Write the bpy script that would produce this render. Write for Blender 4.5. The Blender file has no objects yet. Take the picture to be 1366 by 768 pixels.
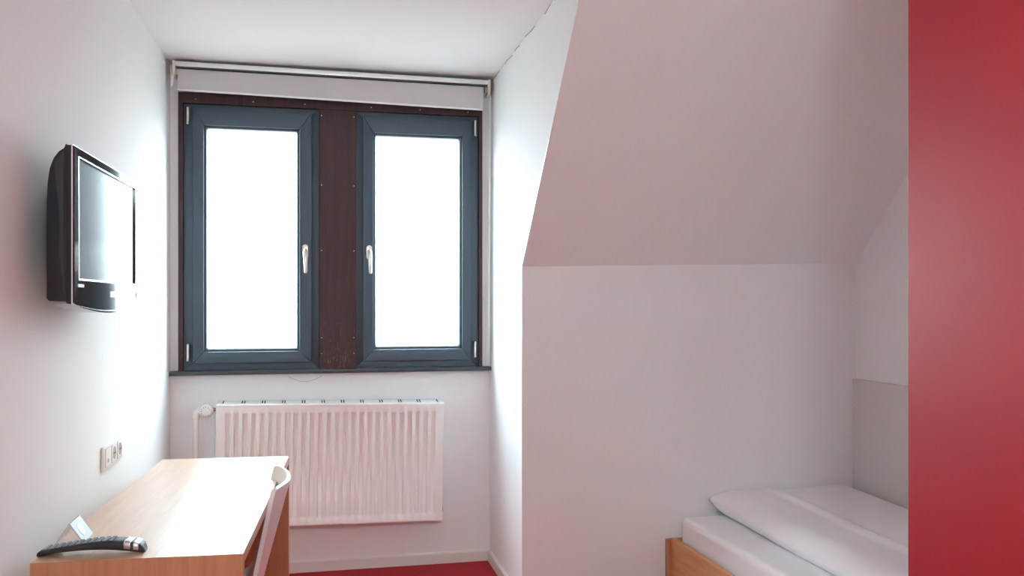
import bpy, bmesh, math, random
from mathutils import Vector, Matrix

random.seed(7)
S = bpy.context.scene
COL = S.collection

# ------------------------------------------------------------------ camera
cam_data = bpy.data.cameras.new('camera')
cam_data.sensor_fit = 'HORIZONTAL'
cam_data.sensor_width = 36.0
cam_data.lens = 36.0 * 1185.1 / 1366.0
cam_data.shift_y = 21.35 / 1366.0
cam_data.clip_start = 0.02
cam = bpy.data.objects.new('camera', cam_data)
COL.objects.link(cam)
cam.location = (0, 0, 1.35)
cam.rotation_euler = (math.pi / 2, 0, -0.2225)
S.camera = cam

# ------------------------------------------------------------------ light
SKY = 34.0
world = bpy.data.worlds.new('world')
S.world = world
world.use_nodes = True
wt = world.node_tree
wn = wt.nodes
bg = wn['Background']
bg.inputs['Strength'].default_value = SKY
# overcast sky: brighter towards the zenith, dull ground below the horizon
_tc = wt.nodes.new('ShaderNodeTexCoord')
_sp = wt.nodes.new('ShaderNodeSeparateXYZ')
_rp = wt.nodes.new('ShaderNodeValToRGB')
_mp = wt.nodes.new('ShaderNodeMapRange')
_mp.inputs['From Min'].default_value = -1.0
_mp.inputs['From Max'].default_value = 1.0
wt.links.new(_tc.outputs['Generated'], _sp.inputs[0])
wt.links.new(_sp.outputs['Z'], _mp.inputs['Value'])
wt.links.new(_mp.outputs['Result'], _rp.inputs[0])
_e = _rp.color_ramp.elements
_e[0].position, _e[0].color = 0.40, (0.10, 0.11, 0.112, 1)
_e[1].position, _e[1].color = 1.0, (0.74, 0.91, 1.0, 1)
_m = _e.new(0.50)
_m.color = (0.28, 0.325, 0.35, 1)
wt.links.new(_rp.outputs[0], bg.inputs['Color'])

S.view_settings.view_transform = 'Standard'
S.view_settings.look = 'None'
S.view_settings.gamma = 1.0
S.view_settings.use_curve_mapping = False
S.view_settings.exposure = 0.54
FILL_LAMP = 74.0  # strength of the added fill globe
S.cycles.max_bounces = 12
S.cycles.diffuse_bounces = 8
S.cycles.glossy_bounces = 6
S.cycles.transparent_max_bounces = 12
S.cycles.caustics_reflective = False
S.cycles.caustics_refractive = False
S.cycles.sample_clamp_indirect = 8.0


# ------------------------------------------------------------------ materials
def mat(name, col, rough=0.5, metal=0.0, bump=None, noise=None, spec=0.5, coat=0.0, emit=None):
    """Principled material. bump=(scale, strength, distance[, stretch]); noise=(scale, amount) varies the colour."""
    m = bpy.data.materials.new(name)
    m.use_nodes = True
    nt = m.node_tree
    p = nt.nodes['Principled BSDF']
    p.inputs['Base Color'].default_value = (*col, 1)
    p.inputs['Roughness'].default_value = rough
    p.inputs['Metallic'].default_value = metal
    p.inputs['Specular IOR Level'].default_value = spec
    p.inputs['Coat Weight'].default_value = coat
    p.inputs['Coat Roughness'].default_value = 0.08
    if emit:
        p.inputs['Emission Color'].default_value = (*emit[0], 1)
        p.inputs['Emission Strength'].default_value = emit[1]
    tc = nt.nodes.new('ShaderNodeTexCoord')
    if noise:
        mp = nt.nodes.new('ShaderNodeMapping')
        mp.inputs['Scale'].default_value = noise[2] if len(noise) > 2 else (1, 1, 1)
        nz = nt.nodes.new('ShaderNodeTexNoise')
        nz.inputs['Scale'].default_value = noise[0]
        nz.inputs['Detail'].default_value = 5
        mx = nt.nodes.new('ShaderNodeMix')
        mx.data_type = 'RGBA'
        a = noise[1]
        mx.inputs[6].default_value = (*[min(1, c * (1 - a)) for c in col], 1)
        mx.inputs[7].default_value = (*[min(1, c * (1 + a)) for c in col], 1)
        nt.links.new(tc.outputs['Object'], mp.inputs[0])
        nt.links.new(mp.outputs[0], nz.inputs['Vector'])
        nt.links.new(nz.outputs['Fac'], mx.inputs[0])
        nt.links.new(mx.outputs[2], p.inputs['Base Color'])
    if bump:
        mp = nt.nodes.new('ShaderNodeMapping')
        mp.inputs['Scale'].default_value = bump[3] if len(bump) > 3 else (1, 1, 1)
        nb = nt.nodes.new('ShaderNodeTexNoise')
        nb.inputs['Scale'].default_value = bump[0]
        nb.inputs['Detail'].default_value = 4
        b = nt.nodes.new('ShaderNodeBump')
        b.inputs['Strength'].default_value = bump[1]
        b.inputs['Distance'].default_value = bump[2]
        nt.links.new(tc.outputs['Object'], mp.inputs[0])
        nt.links.new(mp.outputs[0], nb.inputs['Vector'])
        nt.links.new(nb.outputs['Fac'], b.inputs['Height'])
        nt.links.new(b.outputs[0], p.inputs['Normal'])
    return m


def wood(name, dark, light, scale=(1, 1, 1), ring=6.0, rough=0.4, coat=0.0, axis='Y'):
    m = bpy.data.materials.new(name)
    m.use_nodes = True
    nt = m.node_tree
    p = nt.nodes['Principled BSDF']
    p.inputs['Roughness'].default_value = rough
    p.inputs['Coat Weight'].default_value = coat
    p.inputs['Coat Roughness'].default_value = 0.31
    tc = nt.nodes.new('ShaderNodeTexCoord')
    mp = nt.nodes.new('ShaderNodeMapping')
    mp.inputs['Scale'].default_value = scale
    nz = nt.nodes.new('ShaderNodeTexNoise')
    nz.inputs['Scale'].default_value = ring
    nz.inputs['Detail'].default_value = 8
    nz.inputs['Roughness'].default_value = 0.65
    nz.inputs['Distortion'].default_value = 0.6
    rp = nt.nodes.new('ShaderNodeValToRGB')
    rp.color_ramp.elements[0].position = 0.32
    rp.color_ramp.elements[0].color = (*dark, 1)
    rp.color_ramp.elements[1].position = 0.68
    rp.color_ramp.elements[1].color = (*light, 1)
    bp = nt.nodes.new('ShaderNodeBump')
    bp.inputs['Strength'].default_value = 0.06
    bp.inputs['Distance'].default_value = 0.002
    nt.links.new(tc.outputs['Object'], mp.inputs[0])
    nt.links.new(mp.outputs[0], nz.inputs['Vector'])
    nt.links.new(nz.outputs['Fac'], rp.inputs[0])
    nt.links.new(rp.outputs[0], p.inputs['Base Color'])
    nt.links.new(nz.outputs['Fac'], bp.inputs['Height'])
    nt.links.new(bp.outputs[0], p.inputs['Normal'])
    return m


def clear(name, tint, gloss_rough=0.0, ior=1.45):
    """Thin clear sheet: lets light straight through, with a fresnel reflection."""
    m = bpy.data.materials.new(name)
    m.use_nodes = True
    nt = m.node_tree
    nt.nodes.remove(nt.nodes['Principled BSDF'])
    t = nt.nodes.new('ShaderNodeBsdfTransparent')
    t.inputs[0].default_value = (*tint, 1)
    g = nt.nodes.new('ShaderNodeBsdfGlossy')
    g.inputs['Roughness'].default_value = gloss_rough
    f = nt.nodes.new('ShaderNodeFresnel')
    # the sheet has two faces: keep the same reflection on the way in and on the way out
    geo = nt.nodes.new('ShaderNodeNewGeometry')
    mr = nt.nodes.new('ShaderNodeMapRange')
    mr.inputs['To Min'].default_value = ior
    mr.inputs['To Max'].default_value = 1.0 / ior
    nt.links.new(geo.outputs['Backfacing'], mr.inputs['Value'])
    nt.links.new(mr.outputs['Result'], f.inputs['IOR'])
    mx = nt.nodes.new('ShaderNodeMixShader')
    nt.links.new(f.outputs[0], mx.inputs[0])
    nt.links.new(t.outputs[0], mx.inputs[1])
    nt.links.new(g.outputs[0], mx.inputs[2])
    nt.links.new(mx.outputs[0], nt.nodes['Material Output'].inputs[0])
    return m


WALL = (0.825, 0.838, 0.838)
M = dict(
    wall=mat('white_wall_paint', WALL, 0.85, spec=0.25, bump=(60, 0.05, 0.004), noise=(3, 0.012)),
    ceil=mat('white_ceiling_paint', (0.79, 0.80, 0.80), 0.8),
    floor=mat('red_floor', (0.37, 0.012, 0.017), 0.6, spec=0.2, bump=(220, 0.15, 0.002), noise=(6, 0.06)),
    base=mat('baseboard_paint', (0.76, 0.73, 0.70), 0.45),
    frame=mat('anthracite_window_frame', (0.040, 0.068, 0.096), 0.45, bump=(240, 0.05, 0.001)),
    casing=wood('dark_brown_casing', (0.028, 0.008, 0.009), (0.062, 0.022, 0.022), (9, 9, 0.6), 5, 0.6),
    gasket=mat('black_gasket', (0.02, 0.02, 0.022), 0.5),
    bead=mat('glazing_bead', (0.42, 0.47, 0.52), 0.35),
    silver=mat('brushed_silver', (0.72, 0.68, 0.62), 0.28, 1.0),
    sill=mat('dark_sill_stone', (0.028, 0.038, 0.052), 0.32),
    glass=clear('window_glass', (0.97, 0.985, 0.98)),
    blind=mat('grey_blind_fabric', (0.55, 0.53, 0.515), 0.85, bump=(900, 0.1, 0.0005)),
    hem=mat('white_hem_bar', (0.85, 0.84, 0.82), 0.4),
    alu=mat('aluminium_rail', (0.78, 0.78, 0.78), 0.35, 0.35),
    bracket=mat('cream_plastic', (0.66, 0.61, 0.52), 0.45),
    rad=mat('white_radiator_enamel', (0.88, 0.87, 0.86), 0.28, spec=0.5),
    dark=mat('dark_slot', (0.015, 0.015, 0.016), 0.7),
    brass=mat('brass_fitting', (0.45, 0.32, 0.16), 0.35, 1.0),
    plast=mat('white_plastic', (0.84, 0.84, 0.84), 0.3),
    greyp=mat('grey_plastic', (0.42, 0.40, 0.40), 0.4),
    tvback=mat('charcoal_tv_shell', (0.016, 0.016, 0.024), 0.4, spec=0.3),
    tvgloss=mat('gloss_black_bezel', (0.010, 0.012, 0.018), 0.06),
    screen=mat('tv_screen', (0.014, 0.032, 0.050), 0.125, spec=0.6),
    trimsil=mat('silver_trim', (0.80, 0.80, 0.84), 0.2, 0.9),
    beech=wood('beech_veneer', (0.50, 0.285, 0.165), (0.66, 0.41, 0.255), (14, 0.9, 14), 3.2, 0.42, 1.0),
    beechv=wood('beech_veneer_upright_shaded', (0.38, 0.155, 0.070), (0.50, 0.23, 0.115), (14, 14, 0.9), 3.2, 0.45),  # same veneer darkened: shade on upright faces put into the colour
    beechl=wood('beech_veneer_lengthwise_lit', (0.56, 0.25, 0.085), (0.70, 0.35, 0.14), (14, 0.9, 14), 3.2, 0.45),  # same veneer brightened: window light on the rail put into the colour
    chair=mat('white_chair_plastic', (0.82, 0.81, 0.81), 0.35),
    chrome=mat('chrome', (0.75, 0.75, 0.77), 0.15, 1.0),
    remote=mat('black_remote_plastic', (0.018, 0.018, 0.021), 0.45),
    rbutton=mat('grey_rubber_button', (0.20, 0.23, 0.26), 0.45),
    acryl=clear('clear_acrylic', (0.93, 0.96, 0.98), 0.03),
    card=mat('pale_blue_card', (0.55, 0.66, 0.76), 0.4),
    white=mat('white_print', (0.9, 0.9, 0.9), 0.5),
    red=mat('red_laminate', (0.36, 0.013, 0.022), 0.52, spec=0.32, bump=(160, 0.16, 0.0015, (1, 1, 3)), noise=(7, 0.05)),
    edge=mat('beige_edge_band', (0.50, 0.30, 0.27), 0.5),
    linen=mat('white_linen', (0.86, 0.87, 0.89), 0.75, bump=(14, 0.12, 0.010)),
    panel=mat('pale_grey_panel', (0.68, 0.655, 0.63), 0.35),
    crack=mat('crack_line', (0.25, 0.22, 0.20), 0.9),
    fillglobe=mat('fill_lamp_glow', (0.9, 0.88, 0.84), 0.3, emit=((0.86, 0.97, 0.985), FILL_LAMP)),  # glow of the added fill globe out of view
)


# worn scratches on the lower end of the casing boards
_nt = M['casing'].node_tree
_p = _nt.nodes['Principled BSDF']
_src = _p.inputs['Base Color'].links[0].from_socket
_tc = _nt.nodes.new('ShaderNodeTexCoord')
_mp = _nt.nodes.new('ShaderNodeMapping')
_mp.inputs['Scale'].default_value = (260, 40, 42)
_mp.inputs['Rotation'].default_value = (0, 0.12, 0)
_nz = _nt.nodes.new('ShaderNodeTexNoise')
_nz.inputs['Scale'].default_value = 1.0
_nz.inputs['Detail'].default_value = 2
_th = _nt.nodes.new('ShaderNodeMapRange')
_th.inputs['From Min'].default_value = 0.62
_th.inputs['From Max'].default_value = 0.70
_sx = _nt.nodes.new('ShaderNodeSeparateXYZ')
_zr = _nt.nodes.new('ShaderNodeMapRange')
_zr.inputs['From Min'].default_value = 1.32
_zr.inputs['From Max'].default_value = 1.08
_ml = _nt.nodes.new('ShaderNodeMath')
_ml.operation = 'MULTIPLY'
_mx = _nt.nodes.new('ShaderNodeMix')
_mx.data_type = 'RGBA'
_mx.inputs[7].default_value = (0.22, 0.13, 0.12, 1)
_nt.links.new(_tc.outputs['Object'], _mp.inputs[0])
_nt.links.new(_mp.outputs[0], _nz.inputs['Vector'])
_nt.links.new(_nz.outputs['Fac'], _th.inputs['Value'])
_nt.links.new(_tc.outputs['Object'], _sx.inputs[0])
_nt.links.new(_sx.outputs['Z'], _zr.inputs['Value'])
_nt.links.new(_th.outputs['Result'], _ml.inputs[0])
_nt.links.new(_zr.outputs['Result'], _ml.inputs[1])
_nt.links.new(_ml.outputs[0], _mx.inputs[0])
_nt.links.new(_src, _mx.inputs[6])
_nt.links.new(_mx.outputs[2], _p.inputs['Base Color'])


# ------------------------------------------------------------------ helpers
def new_bm():
    return bmesh.new()


def add_box(bm, x0, x1, y0, y1, z0, z1, bevel=0.0, seg=2):
    t = bmesh.new()
    vs = [t.verts.new((x, y, z)) for x in (x0, x1) for y in (y0, y1) for z in (z0, z1)]
    for f in ((0, 1, 3, 2), (4, 6, 7, 5), (0, 4, 5, 1), (2, 3, 7, 6), (0, 2, 6, 4), (1, 5, 7, 3)):
        t.faces.new([vs[i] for i in f])
    bmesh.ops.recalc_face_normals(t, faces=t.faces)
    if bevel:
        bmesh.ops.bevel(t, geom=list(t.edges), offset=bevel, segments=seg, affect='EDGES', profile=0.6)
    merge(bm, t)


def merge(bm, t, mtx=None):
    if mtx is not None:
        bmesh.ops.transform(t, matrix=mtx, verts=t.verts)
    vm = {v: bm.verts.new(v.co) for v in t.verts}
    for f in t.faces:
        try:
            bm.faces.new([vm[v] for v in f.verts])
        except ValueError:
            pass
    t.free()


def add_prism(bm, pts, axis, a, b, bevel=0.0):
    """Polygon pts in the plane across AXIS, extruded from a to b along it."""
    t = bmesh.new()

    def P(p, w):
        return {'x': (w, p[0], p[1]), 'y': (p[0], w, p[1]), 'z': (p[0], p[1], w)}[axis]
    v0 = [t.verts.new(P(p, a)) for p in pts]
    v1 = [t.verts.new(P(p, b)) for p in pts]
    t.faces.new(v0)
    t.faces.new(list(reversed(v1)))
    n = len(pts)
    for i in range(n):
        t.faces.new((v0[i], v1[i], v1[(i + 1) % n], v0[(i + 1) % n]))
    bmesh.ops.recalc_face_normals(t, faces=t.faces)
    if bevel:
        es = [e for e in t.edges if len(e.link_faces) == 2 and e.calc_face_angle(0) > 0.5]
        bmesh.ops.bevel(t, geom=es, offset=bevel, segments=2, affect='EDGES', profile=0.6)
    merge(bm, t)


def add_tube(bm, pts, r, seg=12, radii=None):
    pts = [Vector(p) for p in pts]
    rings = []
    t = bmesh.new()
    prev = None
    for i, p in enumerate(pts):
        if i == 0:
            d = pts[1] - p
        elif i == len(pts) - 1:
            d = p - pts[i - 1]
        else:
            d = (pts[i + 1] - p).normalized() + (p - pts[i - 1]).normalized()
        d.normalize()
        up = prev if prev is not None else (Vector((0, 0, 1)) if abs(d.z) < 0.9 else Vector((1, 0, 0)))
        u = d.cross(up).normalized()
        w = u.cross(d).normalized()
        prev = w
        rr = radii[i] if radii else r
        rings.append([t.verts.new(p + (u * math.cos(k * 2 * math.pi / seg) + w * math.sin(k * 2 * math.pi / seg)) * rr) for k in range(seg)])
    for a, b in zip(rings, rings[1:]):
        for k in range(seg):
            t.faces.new((a[k], a[(k + 1) % seg], b[(k + 1) % seg], b[k]))
    t.faces.new(list(reversed(rings[0])))
    t.faces.new(rings[-1])
    bmesh.ops.recalc_face_normals(t, faces=t.faces)
    merge(bm, t)


def add_lathe(bm, prof, mtx=None, seg=28):
    """prof: list of (radius, height) turned round local z, then moved by mtx."""
    t = bmesh.new()
    rings = []
    for r, h in prof:
        rings.append([t.verts.new((max(r, 1e-5) * math.cos(k * 2 * math.pi / seg), max(r, 1e-5) * math.sin(k * 2 * math.pi / seg), h)) for k in range(seg)])
    for a, b in zip(rings, rings[1:]):
        for k in range(seg):
            t.faces.new((a[k], a[(k + 1) % seg], b[(k + 1) % seg], b[k]))
    t.faces.new(list(reversed(rings[0])))
    t.faces.new(rings[-1])
    bmesh.ops.recalc_face_normals(t, faces=t.faces)
    merge(bm, t, mtx)


def obj(name, bm, m, parent=None, smooth=False, angle=0.6):
    me = bpy.data.meshes.new(name)
    bmesh.ops.recalc_face_normals(bm, faces=bm.faces)
    if smooth:
        for f in bm.faces:
            f.smooth = True
        for e in bm.edges:
            if len(e.link_faces) == 2 and e.calc_face_angle(0) > angle:
                e.smooth = False
    bm.to_mesh(me)
    bm.free()
    me.materials.append(m)
    o = bpy.data.objects.new(name, me)
    COL.objects.link(o)
    if parent is not None:
        o.parent = parent
    return o


def box_obj(name, dims, m, parent=None, bevel=0.002):
    bm = new_bm()
    add_box(bm, *dims, bevel=bevel)
    return obj(name, bm, m, parent, smooth=bevel > 0)


def thing(name, label, cat, loc=(0, 0, 0), rz=0.0, group=None):
    o = bpy.data.objects.new(name, None)
    COL.objects.link(o)
    o.empty_display_size = 0.1
    o.location = loc
    o.rotation_euler = (0, 0, rz)
    o['label'] = label
    o['category'] = cat
    if group:
        o['group'] = group
    return o


def tag(o, label, cat):
    o['label'] = label
    o['category'] = cat
    return o


def struct(name, bm, m, **k):
    o = obj(name, bm, m, **k)
    o['kind'] = 'structure'
    return o


def ring_frame(bm, x0, x1, z0, z1, wl, wr, wb, wt, y0, y1, bevel=0.003):
    """A mitred rectangular frame in the x-z plane (four pieces)."""
    X0, X1, Z0, Z1 = x0 + wl, x1 - wr, z0 + wb, z1 - wt
    for q in ([(x0, z0), (x1, z0), (X1, Z0), (X0, Z0)], [(x1, z0), (x1, z1), (X1, Z1), (X1, Z0)],
              [(x1, z1), (x0, z1), (X0, Z1), (X1, Z1)], [(x0, z1), (x0, z0), (X0, Z0), (X0, Z1)]):
        add_prism(bm, q, 'y', y0, y1, bevel)


# ------------------------------------------------------------------ room shell
YB, YF, YR = 4.603, 3.838, -1.6           # window wall, knee wall, rear wall
ZC, ZK = 2.518, 1.516                     # ceiling height, knee height
XRR = 2.582


def xl(y):
    return -0.6711 - 0.0107 * (YB - y)    # the left wall runs very slightly out of square


def xr(y):
    return 0.9212 - 0.0088 * (YB - y)


T = 0.12
bm = new_bm()
add_box(bm, xl(YR) - 0.3, XRR + 0.3, YR - 0.3, YB + 0.3, -0.1, 0.0)
struct('floor', bm, M['floor'])

bm = new_bm()
add_prism(bm, [(xl(YB), YB), (xl(YR), YR), (xl(YR) - T, YR), (xl(YB) - T, YB + T), (xl(YB), YB + T)], 'z', 0, ZC)
struct('wall_left', bm, M['wall'])

WX0, WX1, WZ0, WZ1 = -0.632, 0.878, 1.005, 2.385     # opening in the window wall
bm = new_bm()
add_box(bm, xl(YB), xr(YB), YB, YB + 0.1, 0, WZ0)
add_box(bm, xl(YB), xr(YB), YB, YB + 0.1, WZ1, ZC)
add_box(bm, xl(YB), WX0, YB, YB + 0.1, WZ0, WZ1)
add_box(bm, WX1, xr(YB), YB, YB + 0.1, WZ0, WZ1)
wb = struct('wall_back', bm, M['wall'])

SY = YF - (ZC - ZK)                       # where the 45 degree slope meets the ceiling
bm = new_bm()
t = bmesh.new()
prof = [(YB, 0), (YB, ZC), (SY + 0.002, ZC), (YF + 0.002, ZK), (YF + 0.002, 0)]
v0 = [t.verts.new((xr(y), y, z)) for y, z in prof]
v1 = [t.verts.new((xr(y) + 0.06, y, z)) for y, z in prof]
t.faces.new(v0)
t.faces.new(list(reversed(v1)))
for i in range(5):
    t.faces.new((v0[i], v1[i], v1[(i + 1) % 5], v0[(i + 1) % 5]))
merge(bm, t)
struct('wall_cheek', bm, M['wall'])

ZKR = 1.548                               # knee height at the right wall
bm = new_bm()
add_prism(bm, [(xr(YF) + 0.002, 0), (XRR, 0), (XRR, ZKR), (xr(YF) + 0.002, ZK)], 'y', YF, YF + T)
struct('wall_knee', bm, M['wall'])
bm = new_bm()
t = bmesh.new()
xa = xr(YF) + 0.002
q = [(xa, YF, ZK), (XRR, YF, ZKR), (XRR, YF - (ZC - ZKR), ZC), (xa, SY, ZC)]
v0 = [t.verts.new(p) for p in q]
v1 = [t.verts.new((p[0], p[1] + 0.1, p[2] + 0.1)) for p in q]
t.faces.new(v0)
t.faces.new(list(reversed(v1)))
for i in range(4):
    t.faces.new((v0[i], v1[i], v1[(i + 1) % 4], v0[(i + 1) % 4]))
merge(bm, t)
struct('wall_slope', bm, M['wall'])

bm = new_bm()
add_box(bm, XRR, XRR + T, YR, YF + T, 0, ZC)
struct('wall_right', bm, M['wall'])
bm = new_bm()
add_box(bm, xl(YR) - T, XRR + T, YR - T, YR, 0, ZC)
struct('wall_rear', bm, M['wall'])

bm = new_bm()
add_prism(bm, [(xl(YR) - T, YR - T), (XRR + T, YR - T), (XRR + T, SY + 0.06), (xr(SY) + 0.06, SY + 0.06), (xr(YB) + 0.06, YB + 0.2), (xl(YB) - T, YB + 0.2)], 'z', ZC, ZC + 0.1)
struct('ceiling', bm, M['ceil'])

# skirting boards
def skirting(name, pts):
    bm = new_bm()
    for (x0, y0), (x1, y1), n in pts:
        d = Vector((x1 - x0, y1 - y0, 0)).normalized()
        nn = Vector((n[0], n[1], 0))
        pr = [(0, 0), (0.014, 0), (0.014, 0.050), (0.008, 0.058), (0, 0.058)]
        t = bmesh.new()
        A = [t.verts.new(Vector((x0, y0, 0)) + nn * p + Vector((0, 0, z))) for p, z in pr]
        B = [t.verts.new(Vector((x1, y1, 0)) + nn * p + Vector((0, 0, z))) for p, z in pr]
        t.faces.new(A)
        t.faces.new(list(reversed(B)))
        for i in range(5):
            t.faces.new((A[i], B[i], B[(i + 1) % 5], A[(i + 1) % 5]))
        merge(bm, t)
    return struct(name, bm, M['base'])


skirting('baseboard_back', [((xl(YB), YB), (xr(YB), YB), (0, -1))])
skirting('baseboard_cheek', [((xr(YB), YB - 0.014), (xr(YF), YF), (-1, 0))])
skirting('baseboard_left', [((xl(YB), YB - 0.014), (xl(YR), YR), (1, 0))])
skirting('baseboard_knee', [((xr(YF), YF), (1.55, YF), (0, -1))])

# white corner bead down the cheek's front edge and up its slope
bm = new_bm()
t = bmesh.new()
k = 0.009
pr = [(YF, 0), (YF, ZK), (SY, ZC), (SY + k * 1.41, ZC), (YF + k, ZK + 0.004), (YF + k, 0)]
v0 = [t.verts.new((xr(y) - 0.0015, y - 0.001, z)) for y, z in pr]
v1 = [t.verts.new((xr(y) + 0.002, y - 0.001, z)) for y, z in pr]
t.faces.new(v0)
t.faces.new(list(reversed(v1)))
for i in range(6):
    t.faces.new((v0[i], v1[i], v1[(i + 1) % 6], v0[(i + 1) % 6]))
merge(bm, t)
struct('trim_1', bm, M['hem'])

# hairline cracks in the plaster (part of the walls)
bm = new_bm()
pts = []
for i in range(26):
    y = YB - 0.02 - i * 0.055
    pts.append((xr(y) - 0.004 - 0.003 * math.sin(i * 1.7), y, ZC - 0.006 - 0.006 * abs(math.sin(i * 2.3))))
for a in range(0, 25):
    if a in (5, 6, 10, 13, 14, 18, 19, 20, 23):
        continue
    add_tube(bm, [pts[a], pts[a + 1]], 0.0013, 6)
struct('trim_2', bm, M['crack'])
bm = new_bm()
add_tube(bm, [(-0.11 + 0.018 * i, YB - 0.0005, 0.985 - 0.026 * math.sin(min(1, i / 9) * math.pi) - 0.001 * (i % 2)) for i in range(10)], 0.0009, 6)
struct('trim_3', bm, M['crack'])

# ------------------------------------------------------------------ window
# dark brown casing boards round and between the two casements
bm = new_bm()
add_box(bm, WX0, -0.609, 4.584, 4.70, 1.022, 2.385, 0.002)
add_box(bm, 0.858, WX1, 4.584, 4.70, 1.022, 2.385, 0.002)
add_box(bm, -0.609, 0.858, 4.580, 4.70, 2.332, 2.385, 0.002)
add_box(bm, 0.041, 0.224, 4.584, 4.70, 1.022, 2.332, 0.002)
casing = struct('trim_4', bm, M['casing'])
for z in (2.30, 1.95, 1.62, 1.18, 1.10):
    for x in (0.052, 0.213):
        bm = new_bm()
        add_lathe(bm, [(0.0028, 0), (0.0028, 0.0012), (0.001, 0.0018)], Matrix.Translation((x, 4.584, z)) @ Matrix.Rotation(math.pi / 2, 4, 'X'), 10)
        obj('screw', bm, M['silver'], casing)
for x in (-0.55, -0.28, -0.03, 0.30, 0.55, 0.80):
    bm = new_bm()
    add_lathe(bm, [(0.0028, 0), (0.0028, 0.0012), (0.001, 0.0018)], Matrix.Translation((x, 4.580, 2.352)) @ Matrix.Rotation(math.pi / 2, 4, 'X'), 10)
    obj('screw', bm, M['silver'], casing)


def handle(parent, x, z):
    y = 4.571
    bm = new_bm()
    prof = []
    for i in range(24):
        a = i * 2 * math.pi / 24
        prof.append((x + 0.0145 * math.cos(a), z + 0.022 * (1 if math.sin(a) > 0 else -1) + 0.0145 * math.sin(a)))
    add_prism(bm, prof, 'y', y, y - 0.009, 0.002)
    h = obj('handle', bm, M['silver'], parent, True)
    bm = new_bm()
    add_tube(bm, [(x, y - 0.008, z + 0.006), (x, y - 0.032, z + 0.006), (x, y - 0.042, z), (x + 0.001, y - 0.045, z - 0.012),
                  (x + 0.002, y - 0.045, z - 0.06), (x + 0.003, y - 0.043, z - 0.102), (x + 0.003, y - 0.042, z - 0.108)],
             0.008, 12, [0.0085, 0.0085, 0.010, 0.0115, 0.010, 0.0085, 0.006])
    obj('lever', bm, M['silver'], h, True)


def casement(name, x0, x1, glass, sash, hinge_x, handle_x, label):
    w = bpy.data.objects.new(name, None)
    COL.objects.link(w)
    w.location = (0, 0, 0)
    w['kind'] = 'structure'
    gx0, gx1, gz0, gz1 = glass
    sx0, sx1, sz0, sz1 = sash
    bm = new_bm()
    ring_frame(bm, x0, x1, 1.024, 2.332, sx0 - x0 + 0.01, x1 - sx1 + 0.01, 0.045, 0.032, 4.600, 4.690)
    obj('window_frame', bm, M['frame'], w, True)
    bm = new_bm()
    ring_frame(bm, sx0, sx1, sz0, sz1, gx0 - sx0 - 0.012, sx1 - gx1 - 0.012, gz0 - sz0 - 0.014, sz1 - gz1 - 0.012, 4.572, 4.660, 0.004)
    s = obj('sash', bm, M['frame'], w, True)
    bm = new_bm()
    ring_frame(bm, gx0 - 0.014, gx1 + 0.014, gz0 - 0.016, gz1 + 0.014, 0.014, 0.014, 0.016, 0.014, 4.590, 4.640, 0.003)
    obj('glazing_bead', bm, M['frame'], s, True)
    bm = new_bm()
    add_box(bm, gx0 - 0.002, gx1 + 0.002, 4.6085, 4.6095, gz0 - 0.0015, gz0 + 0.004)
    add_box(bm, gx0 - 0.0015, gx0 + 0.003, 4.6085, 4.6095, gz0, gz1)
    add_box(bm, gx1 - 0.003, gx1 + 0.0015, 4.6085, 4.6095, gz0, gz1)
    obj('spacer', bm, M['bead'], s)
    bm = new_bm()
    add_box(bm, gx0 - 0.006, gx1 + 0.006, 4.612, 4.618, gz0 - 0.006, gz1 + 0.006)
    obj('pane', bm, M['glass'], s)
    for z in (2.272, 1.118):
        bm = new_bm()
        add_tube(bm, [(hinge_x, 4.566, z - 0.036), (hinge_x, 4.566, z + 0.036)], 0.0062, 12)
        add_tube(bm, [(hinge_x, 4.566, z - 0.046), (hinge_x, 4.566, z - 0.038)], 0.0075, 12)
        add_box(bm, hinge_x - 0.005, hinge_x + 0.005, 4.566, 4.600, z - 0.036, z + 0.036)
        obj('hinge', bm, M['silver'], s, True)
    handle(s, handle_x, 1.612)
    return w


casement('window_1', -0.609, 0.041, (-0.500, -0.068, 1.129, 2.214), (-0.562, 0.003, 1.059, 2.308), -0.585, -0.028, '')
casement('window_2', 0.224, 0.858, (0.322, 0.757, 1.132, 2.212), (0.258, 0.812, 1.059, 2.306), 0.836, 0.289, '')

# dark sill board
bm = new_bm()
add_box(bm, xl(YB) + 0.001, xr(YB) - 0.001, 4.552, 4.66, 1.0025, 1.023, 0.005, 3)
struct('trim_5', bm, M['sill'], smooth=True)

# ------------------------------------------------------------------ roller blind
bl = thing('roller_blind', 'pale grey roller blind rolled up above the two dark windows', 'blind', (0.128, 4.50, 2.49), 0)
bl.rotation_euler = (0, 0.005, 0)
bm = new_bm()
add_box(bm, -0.764, 0.764, -0.030, 0.085, -0.001, 0.010, 0.002)
add_box(bm, -0.764, 0.764, -0.034, -0.026, -0.013, 0.010, 0.002)
obj('head_rail', bm, M['alu'], bl, True)
bm = new_bm()
add_tube(bm, [(-0.745, 0.035, -0.035), (0.745, 0.035, -0.035)], 0.026, 24)
obj('fabric_roll', bm, M['blind'], bl, True)
bm = new_bm()
add_box(bm, -0.752, 0.740, -0.018, -0.010, -0.022, -0.0165, 0.001)
obj('dark_gap_strip', bm, M['dark'], bl, True)  # dark colour stands in for shade in the gap below the rail
bm = new_bm()
add_prism(bm, [(-0.748, -0.118), (0.735, -0.136), (0.735, -0.022), (-0.748, -0.022)], 'y', -0.0145, -0.0125)
obj('fabric', bm, M['blind'], bl)
bm = new_bm()
add_prism(bm, [(-0.748, -0.125), (0.735, -0.143), (0.735, -0.135), (-0.748, -0.117)], 'y', -0.018, -0.010, 0.001)
obj('hem_bar', bm, M['hem'], bl, True)
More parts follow.
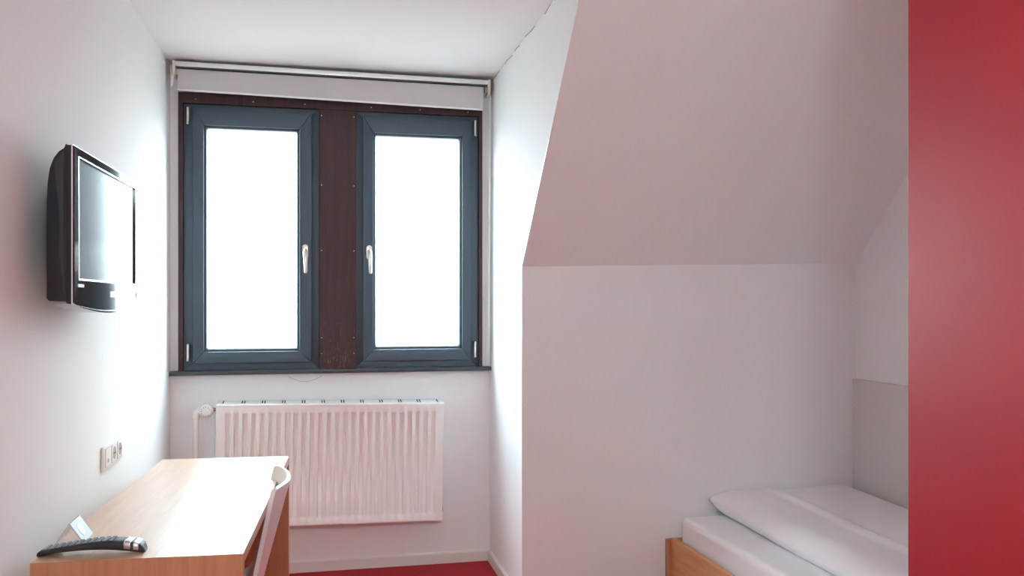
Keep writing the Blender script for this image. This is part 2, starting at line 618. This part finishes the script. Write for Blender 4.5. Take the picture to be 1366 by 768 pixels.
for sx in (-0.770, 0.757):
    bm = new_bm()
    add_prism(bm, [(-0.036, 0.012), (0.075, 0.012), (0.075, -0.055), (0.0, -0.065), (-0.028, -0.055), (-0.036, -0.04)], 'x', sx, sx + 0.013, 0.002)
    b = obj('bracket', bm, M['bracket'], bl, True)
    bm = new_bm()
    add_box(bm, sx + (0.0135 if sx < 0 else -0.0115), sx + (0.0235 if sx < 0 else -0.0015), -0.012, 0.06, -0.05, -0.02, 0.002)
    obj('end_cap', bm, M['greyp'], b, True)
# operating chain: a fine loop of beads hanging on the right
bm = new_bm()
for dx, y in ((0.768, -0.022), (0.780, 0.012)):
    add_tube(bm, [(dx, y, -0.05), (dx + 0.001, y + 0.01, -0.6), (dx + 0.003, y + 0.02, -1.395)], 0.0012, 6)
    for i in range(112):
        z = -0.055 - 0.012 * i
        t = bmesh.new()
        bmesh.ops.create_icosphere(t, subdivisions=1, radius=0.0027)
        merge(bm, t, Matrix.Translation((dx + 0.003 * i / 112, y + 0.02 * i / 112, z)))
obj('bead_chain', bm, M['plast'], bl, True)
bm = new_bm()
add_prism(bm, [(-0.776, -0.055), (-0.764, -0.055), (-0.766, -0.10), (-0.778, -0.115)], 'y', -0.024, -0.020)
obj('pull_tab', bm, M['alu'], bl)

# ------------------------------------------------------------------ radiator
rd = thing('radiator', 'white ribbed panel radiator hanging under the window sill', 'radiator', (0.107, YB, 0.849), 0)
rd.rotation_euler = (0, 0.016, 0)
RW, RB = 0.551, -0.587
F = -0.120                                  # front face (local y)
bm = new_bm()
t = bmesh.new()
# front sheet with pressed vertical channels: profile across x, lofted over z with closed ends
NG = 26
u0, u1 = -RW + 0.036, RW - 0.030
per = (u1 - u0) / NG
xs = [(-RW, 0.0), (-RW + 0.012, 0.0)]
for g in range(NG):
    a = u0 + g * per
    for f, d in ((0.0, 0.0), (0.12, 0.0), (0.26, 1.0), (0.66, 1.0), (0.80, 0.0), (0.90, 0.0)):
        xs.append((a + f * per, d))
xs += [(u1, 0.0), (RW - 0.012, 0.0), (RW, 0.0)]
zs = [(0.0, 0), (-0.034, 0), (-0.037, 0.25), (-0.046, 1), (-0.545, 1), (-0.554, 0.25), (-0.557, 0), (RB, 0)]
grid = [[t.verts.new((x, F + 0.015 * d * k, z)) for x, d in xs] for z, k in zs]
for r0, r1 in zip(grid, grid[1:]):
    for i in range(len(xs) - 1):
        t.faces.new((r0[i], r0[i + 1], r1[i + 1], r1[i]))
merge(bm, t)
add_box(bm, -RW, RW, F + 0.017, F + 0.024, RB + 0.001, -0.001)
# folded edges and rounded bottom
for x in (-RW, RW - 0.003):
    add_box(bm, x, x + 0.003, F + 0.0002, F + 0.02, RB, 0.0)
add_box(bm, -RW, RW, F + 0.0002, F + 0.02, RB - 0.002, RB, 0)
obj('front_panel', bm, M['rad'], rd, True, 0.9)
bm = new_bm()
add_box(bm, -RW + 0.01, RW - 0.01, -0.034, -0.024, RB + 0.01, -0.01, 0.003)
obj('rear_panel', bm, M['rad'], rd, True)
bm = new_bm()
n = 60
for i in range(n):
    x = -RW + 0.03 + (2 * RW - 0.06) * i / (n - 1)
    add_box(bm, x, x + 0.001, F + 0.024, -0.036, RB + 0.04, -0.04)
obj('convector_fin', bm, M['rad'], rd)
for sx in (-RW - 0.003, RW):
    bm = new_bm()
    add_box(bm, sx, sx + 0.003, F + 0.001, -0.022, RB + 0.002, 0.004, 0.001)
    obj('side_cover', bm, M['rad'], rd, True)
# top grille: a sloping white strip with pairs of dark slots
bm = new_bm()
GZ0, GZ1 = 0.005, 0.018


def gz(y):
    return GZ0 + (GZ1 - GZ0) * (y - F) / 0.098


add_prism(bm, [(F - 0.002, -0.004), (F - 0.003, GZ0), (-0.022, GZ1), (-0.022, -0.004)], 'x', -RW - 0.004, RW + 0.004, 0.0015)
gr = obj('top_grille', bm, M['rad'], rd, True)
for i in range(12):
    xc = -RW + 0.026 + (2 * RW - 0.052) * i / 11
    for dx in ((-0.006, 0.006) if 0 < i < 11 else (0.0,)):
        bm = new_bm()
        y0, y1 = F + 0.030, F + 0.088
        add_prism(bm, [(y0, gz(y0) + 0.0004), (y1, gz(y1) + 0.0004), (y1, gz(y1) - 0.002), (y0, gz(y0) - 0.002)], 'x', xc + dx - 0.0028, xc + dx + 0.0028)
        obj('slot', bm, M['dark'], gr)
# wall brackets
for x in (-0.36, 0.36):
    bm = new_bm()
    add_box(bm, x - 0.015, x + 0.015, -0.024, -0.001, -0.50, -0.06, 0.002)
    obj('wall_bracket', bm, M['rad'], rd, True)
# valve with thermostat dial and supply pipe at the upper left
bm = new_bm()
add_tube(bm, [(-0.648, -0.065, -0.837), (-0.648, -0.065, -0.060), (-0.645, -0.065, -0.038), (-0.634, -0.065, -0.027), (-0.618, -0.065, -0.024)], 0.0125, 16)
add_tube(bm, [(-0.648, -0.065, -0.062), (-0.648, -0.065, -0.050), (-0.646, -0.065, -0.036), (-0.634, -0.065, -0.024), (-0.622, -0.065, -0.022), (-0.618, -0.065, -0.022)], 0.0175, 16)
obj('supply_pipe', bm, M['rad'], rd, True)
bm = new_bm()
add_tube(bm, [(-0.622, -0.065, -0.022), (-0.570, -0.065, -0.022)], 0.012, 12)
add_tube(bm, [(-0.573, -0.065, -0.022), (-0.551, -0.065, -0.022)], 0.0085, 12)
obj('valve_body', bm, M['brass'], rd, True)
bm = new_bm()
mx = Matrix.Translation((-0.599, -0.068, -0.024)) @ Matrix.Rotation(math.pi / 2, 4, 'X')
add_lathe(bm, [(0.014, 0), (0.020, 0.008), (0.030, 0.014), (0.0315, 0.020), (0.0315, 0.045), (0.029, 0.056), (0.024, 0.060), (0.010, 0.061), (0.0, 0.061)], mx, 32)
th = obj('thermostat_dial', bm, M['plast'], rd, True)
for i in range(10):
    a = math.pi * (0.15 + 0.17 * i)
    bm = new_bm()
    x, z = -0.599 + 0.021 * math.cos(a), -0.024 + 0.021 * math.sin(a)
    add_box(bm, x - 0.0016, x + 0.0016, -0.1295, -0.128, z - 0.003, z + 0.003)
    obj('scale_mark', bm, M['greyp'], th)
bm = new_bm()
add_tube(bm, [(RW, -0.065, RB + 0.045), (RW + 0.010, -0.065, RB + 0.045)], 0.016, 16)
obj('drain_plug', bm, M['dark'], rd, True)

# ------------------------------------------------------------------ television
tv = thing('television', 'black flat-screen television mounted on the left wall', 'television', (-0.561, 2.747, 1.5515), math.radians(90 - 2.0))
W2 = 0.357


def tv_bottom(x):
    return -0.200 - 0.020 * (1 - (x / W2) ** 2)


def tv_outline(n=24):
    top = 0.193
    pts = [(-W2, top - 0.006), (-W2 + 0.006, top)]
    pts += [(W2 - 0.02, top), (W2 - 0.006, top - 0.006), (W2, top - 0.02)]
    for i in range(n + 1):
        x = W2 - 2 * W2 * i / n
        pts.append((x, tv_bottom(x)))
    return pts


# bezel ring: front plate with the screen opening
bm = new_bm()
SX0, SX1, SZ0, SZ1 = -0.314, 0.312, -0.138, 0.170
t = bmesh.new()
N = 20


def per_in():
    p = []
    for i in range(N):
        p.append((SX0 + (SX1 - SX0) * i / N, SZ0))
    for i in range(N):
        p.append((SX1, SZ0 + (SZ1 - SZ0) * i / N))
    for i in range(N):
        p.append((SX1 - (SX1 - SX0) * i / N, SZ1))
    for i in range(N):
        p.append((SX0, SZ1 - (SZ1 - SZ0) * i / N))
    return p


def per_out():
    p = []
    for i in range(N):
        x = -W2 + 2 * W2 * i / N
        p.append((x, tv_bottom(x)))
    for i in range(N):
        p.append((W2, -0.200 + 0.393 * i / N))
    for i in range(N):
        p.append((W2 - 2 * W2 * i / N, 0.193))
    for i in range(N):
        p.append((-W2, 0.193 - 0.393 * i / N))
    return p


pin, pout = per_in(), per_out()
L = [[t.verts.new((x, y, z)) for x, z in pp] for pp, y in ((pout, 0.018), (pout, 0.004), ([(x * 0.991, z * 0.99) for x, z in pout], 0.0), (pin, 0.001), (pin, 0.008))]
for a, b in zip(L, L[1:]):
    for i in range(4 * N):
        t.faces.new((a[i], a[(i + 1) % (4 * N)], b[(i + 1) % (4 * N)], b[i]))
merge(bm, t)
bz = obj('bezel', bm, M['tvgloss'], tv, True, 0.5)
bm = new_bm()
add_box(bm, SX0 - 0.004, SX1 + 0.004, 0.006, 0.012, SZ0 - 0.004, SZ1 + 0.004)
obj('screen', bm, M['screen'], tv)
bm = new_bm()
t = bmesh.new()
o2 = [(x * 1.006, z * 1.008) for x, z in pout]
L = [[t.verts.new((x, y, z)) for x, z in pp] for pp, y in ((pout, 0.0025), (o2, 0.0025), (o2, 0.0060), (pout, 0.0060))]
for a, b in zip(L, L[1:]):
    for i in range(4 * N):
        t.faces.new((a[i], a[(i + 1) % (4 * N)], b[(i + 1) % (4 * N)], b[i]))
merge(bm, t)
obj('edge_trim', bm, M['trimsil'], tv, True, 0.5)
bm = new_bm()
add_box(bm, SX0 - 0.001, SX1 + 0.001, 0.0000, 0.0025, SZ0 - 0.0035, SZ0 + 0.001)
add_box(bm, SX0 - 0.001, SX1 + 0.001, 0.0000, 0.0025, SZ1 - 0.001, SZ1 + 0.002)
add_box(bm, SX0 - 0.001, SX0 + 0.002, 0.0000, 0.0025, SZ0 + 0.001, SZ1 - 0.001)
obj('screen_trim', bm, M['trimsil'], bz)
# back shell: rounded at its upper rear edge
bm = new_bm()
prof = [(0.014, 0.190), (0.020, 0.197), (0.024, 0.186), (0.036, 0.177), (0.048, 0.160), (0.057, 0.135), (0.062, 0.100), (0.064, 0.050), (0.064, -0.188), (0.058, -0.194), (0.014, -0.196)]
add_prism(bm, prof, 'x', -W2 + 0.002, W2 - 0.002, 0.002)
sh = obj('back_shell', bm, M['tvback'], tv, True, 0.4)
bm = new_bm()
add_prism(bm, [(0.024, 0.176), (0.046, 0.150), (0.034, 0.02), (0.034, -0.08), (0.024, -0.17)], 'x', -W2 - 0.0008, -W2 + 0.006)
obj('side_inlay', bm, M['gasket'], sh)
bm = new_bm()
for i in range(14):
    add_box(bm, -0.24 + 0.034 * i, -0.24 + 0.034 * i + 0.022, 0.0635, 0.0655, 0.02, 0.09)
obj('vent', bm, M['dark'], sh)
# lower silver lip
bm = new_bm()
pts = []
for i in range(21):
    x = -W2 + 2 * W2 * i / 20
    pts.append((x, tv_bottom(x) - 0.001))
for i in range(21):
    x = W2 - 2 * W2 * i / 20
    pts.append((x, tv_bottom(x) - 0.005 * (1 - (x / W2) ** 2) - 0.0015))
add_prism(bm, pts, 'y', 0.0, 0.05)
obj('speaker_lip', bm, M['tvgloss'], tv)
# stickers and brand-side marks
for i in range(3):
    box_obj('indicator_mark', (-0.322 + 0.018 * i, -0.310 + 0.018 * i, -0.0012, 0.0004, -0.159, -0.151), M['white'], bz, 0)
box_obj('sticker', (-0.010, 0.040, -0.0012, 0.0004, -0.182, -0.165), M['white'], bz, 0)
box_obj('badge', (0.316, 0.324, -0.0012, 0.0004, -0.185, -0.165), M['greyp'], bz, 0)
bm = new_bm()
add_box(bm, -0.10, 0.10, 0.064, 0.075, -0.10, 0.10, 0.003)
add_box(bm, -0.03, 0.03, 0.075, 0.112, -0.05, 0.05, 0.003)
add_box(bm, -0.08, 0.08, 0.108, 0.1275, -0.08, 0.08, 0.002)
obj('wall_mount', bm, M['gasket'], tv, True)

# ------------------------------------------------------------------ socket plate
sy0, sy1 = 3.205, 3.480
sk = thing('socket_plate', 'white three-gang socket plate on the left wall above the desk', 'socket', (xl(3.34), 3.342, 0.830), math.pi / 2 - 0.0107)
sk.rotation_euler = (0, math.radians(0.0), math.pi / 2 - 0.0107)
bm = new_bm()
add_box(bm, -0.142, 0.142, -0.011, -0.0005, -0.040, 0.040, 0.003)
sp = obj('cover_frame', bm, M['plast'], sk, True)
for i, x in enumerate((-0.090, 0.0, 0.090)):
    bm = new_bm()
    add_box(bm, x - 0.034, x + 0.034, -0.0135, -0.010, -0.030, 0.030, 0.001)
    ins = obj('insert', bm, M['plast'], sk, True)
    bm = new_bm()
    add_box(bm, x - 0.036, x + 0.036, -0.0118, -0.0105, -0.0315, 0.0315)
    obj('shadow_gap', bm, M['greyp'], sk)
    bm = new_bm()
    if i == 0:
        add_box(bm, x - 0.012, x + 0.008, -0.0142, -0.0132, -0.018, -0.006, 0)
        obj('data_port', bm, M['greyp'], ins)
    else:
        mt = Matrix.Translation((x, -0.0134, 0)) @ Matrix.Rotation(math.pi / 2, 4, 'X')
        add_lathe(bm, [(0.022, 0), (0.022, 0.0008), (0.0195, 0.0012), (0.0190, 0.0004)], mt, 28)
        c = obj('socket_cup', bm, M['greyp'], ins, True)
        for dx in (-0.0095, 0.0095):
            bm = new_bm()
            add_lathe(bm, [(0.0026, 0), (0.0026, 0.0016)], Matrix.Translation((x + dx, -0.0134, 0)) @ Matrix.Rotation(math.pi / 2, 4, 'X'), 10)
            obj('pin_hole', bm, M['dark'], c)

# ------------------------------------------------------------------ desk
DW, DL = 0.484, 1.418
dk = thing('desk', 'pale beech desk with panel ends against the left wall', 'desk', (-0.6454, 2.290, 0), -0.054)
# top and end panels meet in mitred veneer corners
bm = new_bm()
add_prism(bm, [(0.0008, 0.740), (DL - 0.0008, 0.740), (DL - 0.029, 0.7118), (0.029, 0.7118)], 'x', 0, DW, 0.0005)
obj('desk_top', bm, M['beech'], dk, True)
for pr in ([(0, 0), (0, 0.7398), (0.0285, 0.7115), (0.0285, 0)], [(DL, 0), (DL, 0.7398), (DL - 0.0285, 0.7115), (DL - 0.0285, 0)]):
    bm = new_bm()
    add_prism(bm, pr, 'x', 0, DW, 0.0005)
    obj('end_panel', bm, M['beechv'], dk, True)
bm = new_bm()
add_box(bm, 0.005, 0.023, 0.031, DL - 0.031, 0.36, 0.711, 0.001)
obj('back_panel', bm, M['beechl'], dk, True)

# ------------------------------------------------------------------ chair
ch = thing('chair', 'white moulded shell chair tucked under the right edge of the desk', 'chair', (-0.071, 3.0, 0), 0.02)
bm = new_bm()
prof = [(0.000, 0.786), (-0.012, 0.742), (-0.026, 0.690), (-0.045, 0.620), (-0.064, 0.550), (-0.082, 0.485), (-0.099, 0.440), (-0.127, 0.412), (-0.170, 0.398), (-0.240, 0.394), (-0.340, 0.396), (-0.430, 0.400), (-0.500, 0.390)]
t = bmesh.new()
NU = 22
front, back = [], []
for j, (px, pz) in enumerate(prof):
    q0 = prof[max(0, j - 1)]
    q1 = prof[min(len(prof) - 1, j + 1)]
    d = Vector((q1[0] - q0[0], 0, q1[1] - q0[1])).normalized()
    nrm = Vector((d.z, 0, -d.x))          # towards the sitter / up
    if nrm.x > 0 and j < 5:
        nrm = -nrm
    if j >= 5 and nrm.z < 0:
        nrm = -nrm
    f, bk = [], []
    for i in range(NU + 1):
        u = -1 + 2 * i / NU
        hw = (0.205, 0.212, 0.216, 0.222, 0.228, 0.232, 0.234)[min(j, 6)]
        wrap = 0.034 * abs(u) ** 2.2 * max(0, 1 - j / 8) + 0.012 * abs(u) ** 3
        dz = -0.016 * abs(u) ** 6 if j == 0 else 0
        p = Vector((px, u * hw, pz + dz)) + nrm * wrap
        f.append(t.verts.new(p + nrm * 0.0065))
        bk.append(t.verts.new(p - nrm * 0.0065))
    front.append(f)
    back.append(bk)
R = len(prof)
for j in range(R - 1):
    for i in range(NU):
        t.faces.new((front[j][i], front[j][i + 1], front[j + 1][i + 1], front[j + 1][i]))
        t.faces.new((back[j][i], back[j + 1][i], back[j + 1][i + 1], back[j][i + 1]))
for i in range(NU):
    t.faces.new((front[0][i], back[0][i], back[0][i + 1], front[0][i + 1]))
    t.faces.new((front[-1][i], front[-1][i + 1], back[-1][i + 1], back[-1][i]))
for j in range(R - 1):
    t.faces.new((front[j][0], front[j + 1][0], back[j + 1][0], back[j][0]))
    t.faces.new((front[j][-1], back[j][-1], back[j + 1][-1], front[j + 1][-1]))
merge(bm, t)
obj('seat_shell', bm, M['chair'], ch, True, 1.0)
bm = new_bm()
add_tube(bm, [(-0.17, -0.15, 0.376), (-0.17, 0.15, 0.376)], 0.010)
add_tube(bm, [(-0.42, -0.15, 0.376), (-0.42, 0.15, 0.376)], 0.010)
add_tube(bm, [(-0.17, 0.0, 0.375), (-0.42, 0.0, 0.375)], 0.010)
obj('seat_frame', bm, M['chrome'], ch, True)
for sx, bx in ((-0.17, -0.12), (-0.42, -0.47)):
    for s in (-1, 1):
        bm = new_bm()
        add_tube(bm, [(sx, s * 0.15, 0.376), (bx, s * 0.20, 0.0)], 0.010, 12)
        obj('leg', bm, M['chrome'], ch, True)

# ------------------------------------------------------------------ remote control
rm = thing('remote_control', 'black remote control lying on the near end of the desk', 'remote control', (-0.520, 2.352, 0.7402), math.radians(-5))
RL = 0.245


def arch(tn):
    return 0.011 * (1 - (2 * tn - 1) ** 2)


def thick(tn):
    s = max(0, min(1, (tn - 0.1) / 0.75))
    s = s * s * (3 - 2 * s)
    e = 1.0
    if tn > 0.90:
        e = math.sqrt(max(0.0, 1 - ((tn - 0.90) / 0.10) ** 2))
    if tn < 0.03:
        e = 0.6 + 0.4 * tn / 0.03
    return (0.0135 + 0.0115 * s) * (0.35 + 0.65 * e)


t = bmesh.new()
rings = []
NR = 36
for i in range(NR + 1):
    tn = i / NR
    x = -RL / 2 + RL * tn
    zb = arch(tn)
    h = thick(tn)
    hw = 0.0245 + 0.002 * tn
    if tn > 0.9:
        hw *= 0.55 + 0.45 * math.sqrt(max(0, 1 - ((tn - 0.9) / 0.1) ** 2))
    ring = []
    for k in range(20):
        a = k * 2 * math.pi / 20
        c, s_ = math.cos(a), math.sin(a)
        ex = 0.45
        ring.append(t.verts.new((x, hw * math.copysign(abs(c) ** ex, c), zb + h / 2 + h / 2 * math.copysign(abs(s_) ** ex, s_))))
    rings.append(ring)
for a, b in zip(rings, rings[1:]):
    for k in range(20):
        t.faces.new((a[k], a[(k + 1) % 20], b[(k + 1) % 20], b[k]))
t.faces.new(list(reversed(rings[0])))
t.faces.new(rings[-1])
bm = new_bm()
merge(bm, t)
obj('body', bm, M['remote'], rm, True, 0.9)


def rtop(x):
    tn = (x + RL / 2) / RL
    return arch(tn) + thick(tn)


cols, rows = 4, 11
btn = None
for r in range(rows):
    x = -RL / 2 + 0.016 + r * 0.0152
    for c in range(cols):
        y = -0.0165 + c * 0.011
        if btn is None:
            bm = new_bm()
            add_box(bm, -0.0048, 0.0048, -0.0036, 0.0036, -0.0005, 0.0022, 0.0009)
            btn = obj('button', bm, M['rbutton'], rm, True)
            o = btn
        else:
            o = btn.copy()
            COL.objects.link(o)
            o.parent = rm
        o.location = (x, y, rtop(x))
        o.rotation_euler = (0, -math.atan((rtop(x + 0.004) - rtop(x - 0.004)) / 0.008), 0)
# silver end bands
for a, b, m in ((0.815, 0.880, 'trimsil'), (0.905, 0.955, 'trimsil')):
    t = bmesh.new()
    L = []
    for i in range(7):
        tn = a + (b - a) * i / 6
        x = -RL / 2 + RL * tn
        h = thick(tn)
        hw = (0.0245 + 0.002 * tn)
        if tn > 0.9:
            hw *= 0.55 + 0.45 * math.sqrt(max(0, 1 - ((tn - 0.9) / 0.1) ** 2))
        ring = []
        for k in range(13):
            ang = -0.15 + (math.pi + 0.3) * k / 12
            c, s_ = math.cos(ang), math.sin(ang)
            ring.append(t.verts.new((x, (hw + 0.0006) * math.copysign(abs(c) ** 0.45, c), arch(tn) + h / 2 + (h / 2 + 0.0006) * math.copysign(abs(s_) ** 0.45, s_))))
        L.append(ring)
    for p, q in zip(L, L[1:]):
        for k in range(12):
            t.faces.new((p[k], p[k + 1], q[k + 1], q[k]))
    bm = new_bm()
    merge(bm, t)
    o = obj('end_band', bm, M[m], rm, True, 0.9)
    so = o.modifiers.new('thickness', 'SOLIDIFY')
    so.thickness = 0.0005

# ------------------------------------------------------------------ card holder
hd = thing('card_holder', 'small clear acrylic card holder standing behind the remote control', 'card holder', (-0.598, 2.500, 0.7402), 0.0)
bm = new_bm()
th_ = 0.0016
for pr in ([(-0.036, 0.0), (-0.036 + th_, 0.0), (-0.002, 0.048), (-0.004, 0.049)],
           [(-0.003, 0.049), (-0.003 - th_, 0.0475), (0.029, 0.0), (0.031, 0.0)]):
    add_prism(bm, pr, 'y', -0.045, 0.055)
obj('clear_sheet', bm, M['acryl'], hd)
bm = new_bm()
add_prism(bm, [(-0.0018, 0.0490), (-0.0006, 0.0490), (0.0320, 0.0005), (0.0310, 0.0005)], 'y', -0.043, 0.053)
cd = obj('card', bm, M['card'], hd)
bm = new_bm()
nrm = Vector((0.0485, 0, 0.0326)).normalized()
ctr = Vector((0.0155, -0.004, 0.0254)) + nrm * 0.0006
rot = nrm.to_track_quat('Z', 'Y').to_matrix().to_4x4()
add_lathe(bm, [(0.017, -0.0003), (0.017, 0.0003)], Matrix.Translation(ctr) @ rot, 24)
obj('round_print', bm, M['white'], cd)

# ------------------------------------------------------------------ bed
bd = thing('bed', 'low beech bed in the alcove under the sloping wall', 'bed', (2.07, 2.85, 0), 0)
by1, by0 = YF - 0.028 - 2.85, 1.86 - 2.85
bm = new_bm()
add_box(bm, 1.606 - 2.07, 1.630 - 2.07, by0, by1 - 0.002, 0.06, 0.280, 0.0015)
obj('side_rail', bm, M['beechl'], bd, True)
bm = new_bm()
add_box(bm, 2.522 - 2.07, 2.546 - 2.07, by0, by1 - 0.002, 0.06, 0.280, 0.0015)
obj('side_rail', bm, M['beechl'], bd, True)
bm = new_bm()
add_box(bm, 1.590 - 2.07, 2.548 - 2.07, by1, by1 + 0.022, 0.0, 0.272, 0.0015)
obj('headboard', bm, M['beechv'], bd, True)
bm = new_bm()
add_box(bm, 1.606 - 2.07, 2.546 - 2.07, by0 - 0.026, by0 - 0.002, 0.0, 0.280, 0.0015)
obj('footboard', bm, M['beechv'], bd, True)
bm = new_bm()
for i in range(12):
    y = by0 + 0.06 + i * 0.155
    add_box(bm, 1.631 - 2.07, 2.521 - 2.07, y, y + 0.07, 0.150, 0.166)
obj('slats', bm, M['beechl'], bd)
for x in (1.635, 2.475):
    for y in (by0 + 0.01, by1 - 0.06):
        bm = new_bm()
        add_box(bm, x - 2.07, x + 0.04 - 2.07, y, y + 0.04, 0.0, 0.149, 0.002)
        obj('leg', bm, M['beechv'], bd, True)


def soft_box(bm, x0, x1, y0, y1, z0, z1, r, amp, seed, nx=50, ny=80, nz=8):
    """Rounded, slightly uneven block (mattress)."""
    t = bmesh.new()
    add_box(t, x0, x1, y0, y1, z0, z1, r, 5)
    bmesh.ops.recalc_face_normals(t, faces=t.faces)
    merge(bm, t)


mt = bpy.data.objects.new('mattress', None)
bm = new_bm()
add_box(bm, 1.652, 2.520, 1.865, YF - 0.034, 0.1665, 0.3765, 0.034, 6)
bmesh.ops.subdivide_edges(bm, edges=[e for e in bm.edges if e.calc_length() > 0.3], cuts=24, use_grid_fill=True)
for v in bm.verts:
    v.co.x += 0.003 * math.sin(v.co.y * 9 + v.co.z * 14) * (1 if v.co.x < 2 else 0)
mo = obj('mattress', bm, M['linen'], None, True, 1.2)
bpy.data.objects.remove(mt)
tag(mo, 'white sheeted mattress lying in the wooden bed frame', 'mattress')

# duvet: a puffy folded quilt with a pinched seam round it and a fold ridge along it
bm = new_bm()
t = bmesh.new()
X0, X1, Y0, Y1 = 1.800, 2.553, 1.95, YF - 0.012
NX, NY = 56, 110
rnd = random.Random(3)
waves = [(rnd.uniform(4, 16), rnd.uniform(2, 8), rnd.uniform(0, 6.3), rnd.uniform(0.0006, 0.0022)) for _ in range(14)]
top, bot = {}, {}
for i in range(NX + 1):
    for j in range(NY + 1):
        u = i / NX
        v = j / NY
        x = X0 + (X1 - X0) * u
        y = Y0 + (Y1 - Y0) * v
        ex = min(1, max(0, (1 - abs(2 * u - 1)) / 0.30))
        ey = min(1, max(0, (1 - abs(2 * v - 1)) / 0.10))
        prof = (1 - (1 - ex) ** 2.2) ** 0.62 * (1 - (1 - ey) ** 2.2) ** 0.55
        # edges draw in slightly between the corners
        x += 0.010 * math.sin(v * math.pi * 5 + 0.6) * (1 - ex) * (0.3 if u < .5 else 0)
        seam = 0.446 if u < 0.5 else 0.376
        seam = seam * (1 - min(1, u / 0.4)) + 0.436 * min(1, u / 0.4)
        seam -= 0.035 * min(1, (1 - v) * 1.6) * (1 - min(1, u / 0.35))
        crown = 0.052 + 0.010 * math.exp(-((u - 0.72) / 0.22) ** 2) - 0.016 * max(0, (u - 0.80) / 0.2)
        crown -= 0.010 * (1 - v)
        zt = seam + crown * prof
        # fold ridge running lengthwise
        rx = 0.360 - 0.035 * (1 - v) + 0.008 * math.sin(v * 7)
        d = u - rx
        zt += prof * (0.010 * math.exp(-(d / 0.018) ** 2) - 0.010 * (1 if d < 0 else 0) * math.exp(d / 0.10) + 0.004)
        for a, b, ph, am in waves:
            zt += prof * am * math.sin(a * x + b * y + ph)
        zbm = max(0.3775, seam - 0.070 * prof)
        onb = i in (0, NX) or j in (0, NY)
        top[i, j] = t.verts.new((x, y, max(zt, zbm + 0.002) if not onb else max(seam, 0.3785)))
        bot[i, j] = top[i, j] if onb else t.verts.new((x, y, zbm))
for i in range(NX):
    for j in range(NY):
        t.faces.new((top[i, j], top[i + 1, j], top[i + 1, j + 1], top[i, j + 1]))
        try:
            t.faces.new((bot[i, j], bot[i, j + 1], bot[i + 1, j + 1], bot[i + 1, j]))
        except ValueError:
            pass
merge(bm, t)
dv = obj('duvet', bm, M['linen'], None, True, 2.0)
tag(dv, 'puffy white folded duvet on the bed beside the grey side panel', 'duvet')

# grey board on the right wall beside the bed
bm = new_bm()
add_box(bm, XRR - 0.022, XRR - 0.0005, 1.86, YF - 0.001, 0.0, 0.988, 0.002)
sd = obj('side_panel', bm, M['panel'], None, True)
tag(sd, 'plain pale grey board on the right wall beside the bed', 'wall panel')

# ------------------------------------------------------------------ red partition at the foot of the bed
pp = thing('partition_panel', 'tall red laminate partition panel at the right edge', 'partition', (1.367, 1.0, 0), 0)
bm = new_bm()
add_box(bm, 0.0, 0.038, -0.80, 0.828, 0.001, ZC - 0.001, 0.0008)
obj('panel', bm, M['red'], pp, True)
bm = new_bm()
add_box(bm, 0.0008, 0.0375, 0.8282, 0.8300, 0.002, ZC - 0.002)
obj('edge_band', bm, M['edge'], pp)

# ------------------------------------------------------------------ added fill globe overhead, outside the frame, to brighten the alcove
cl = thing('added_fill_lamp', 'added unseen fill light globe hanging from the ceiling above the viewer', 'lamp', (0.25, -0.45, ZC), 0)
bm = new_bm()
add_lathe(bm, [(0.0, -0.0005), (0.055, -0.0005), (0.055, -0.018), (0.02, -0.030), (0.0, -0.030)], None, 32)
obj('ceiling_rose', bm, M['plast'], cl, True)
bm = new_bm()
add_tube(bm, [(0, 0, -0.03), (0, 0, -0.18)], 0.004)
obj('cord', bm, M['plast'], cl, True)
bm = new_bm()
add_lathe(bm, [(0.0, -0.18), (0.04, -0.18), (0.04, -0.215), (0.0, -0.215)], None, 24)
obj('lamp_holder', bm, M['silver'], cl, True)
bm = new_bm()
add_lathe(bm, [(0.14 * math.sin(math.pi * i / 20), -0.35 + 0.14 * math.cos(math.pi * i / 20)) for i in range(21)], None, 40)
obj('fill_globe', bm, M['fillglobe'], cl, True)
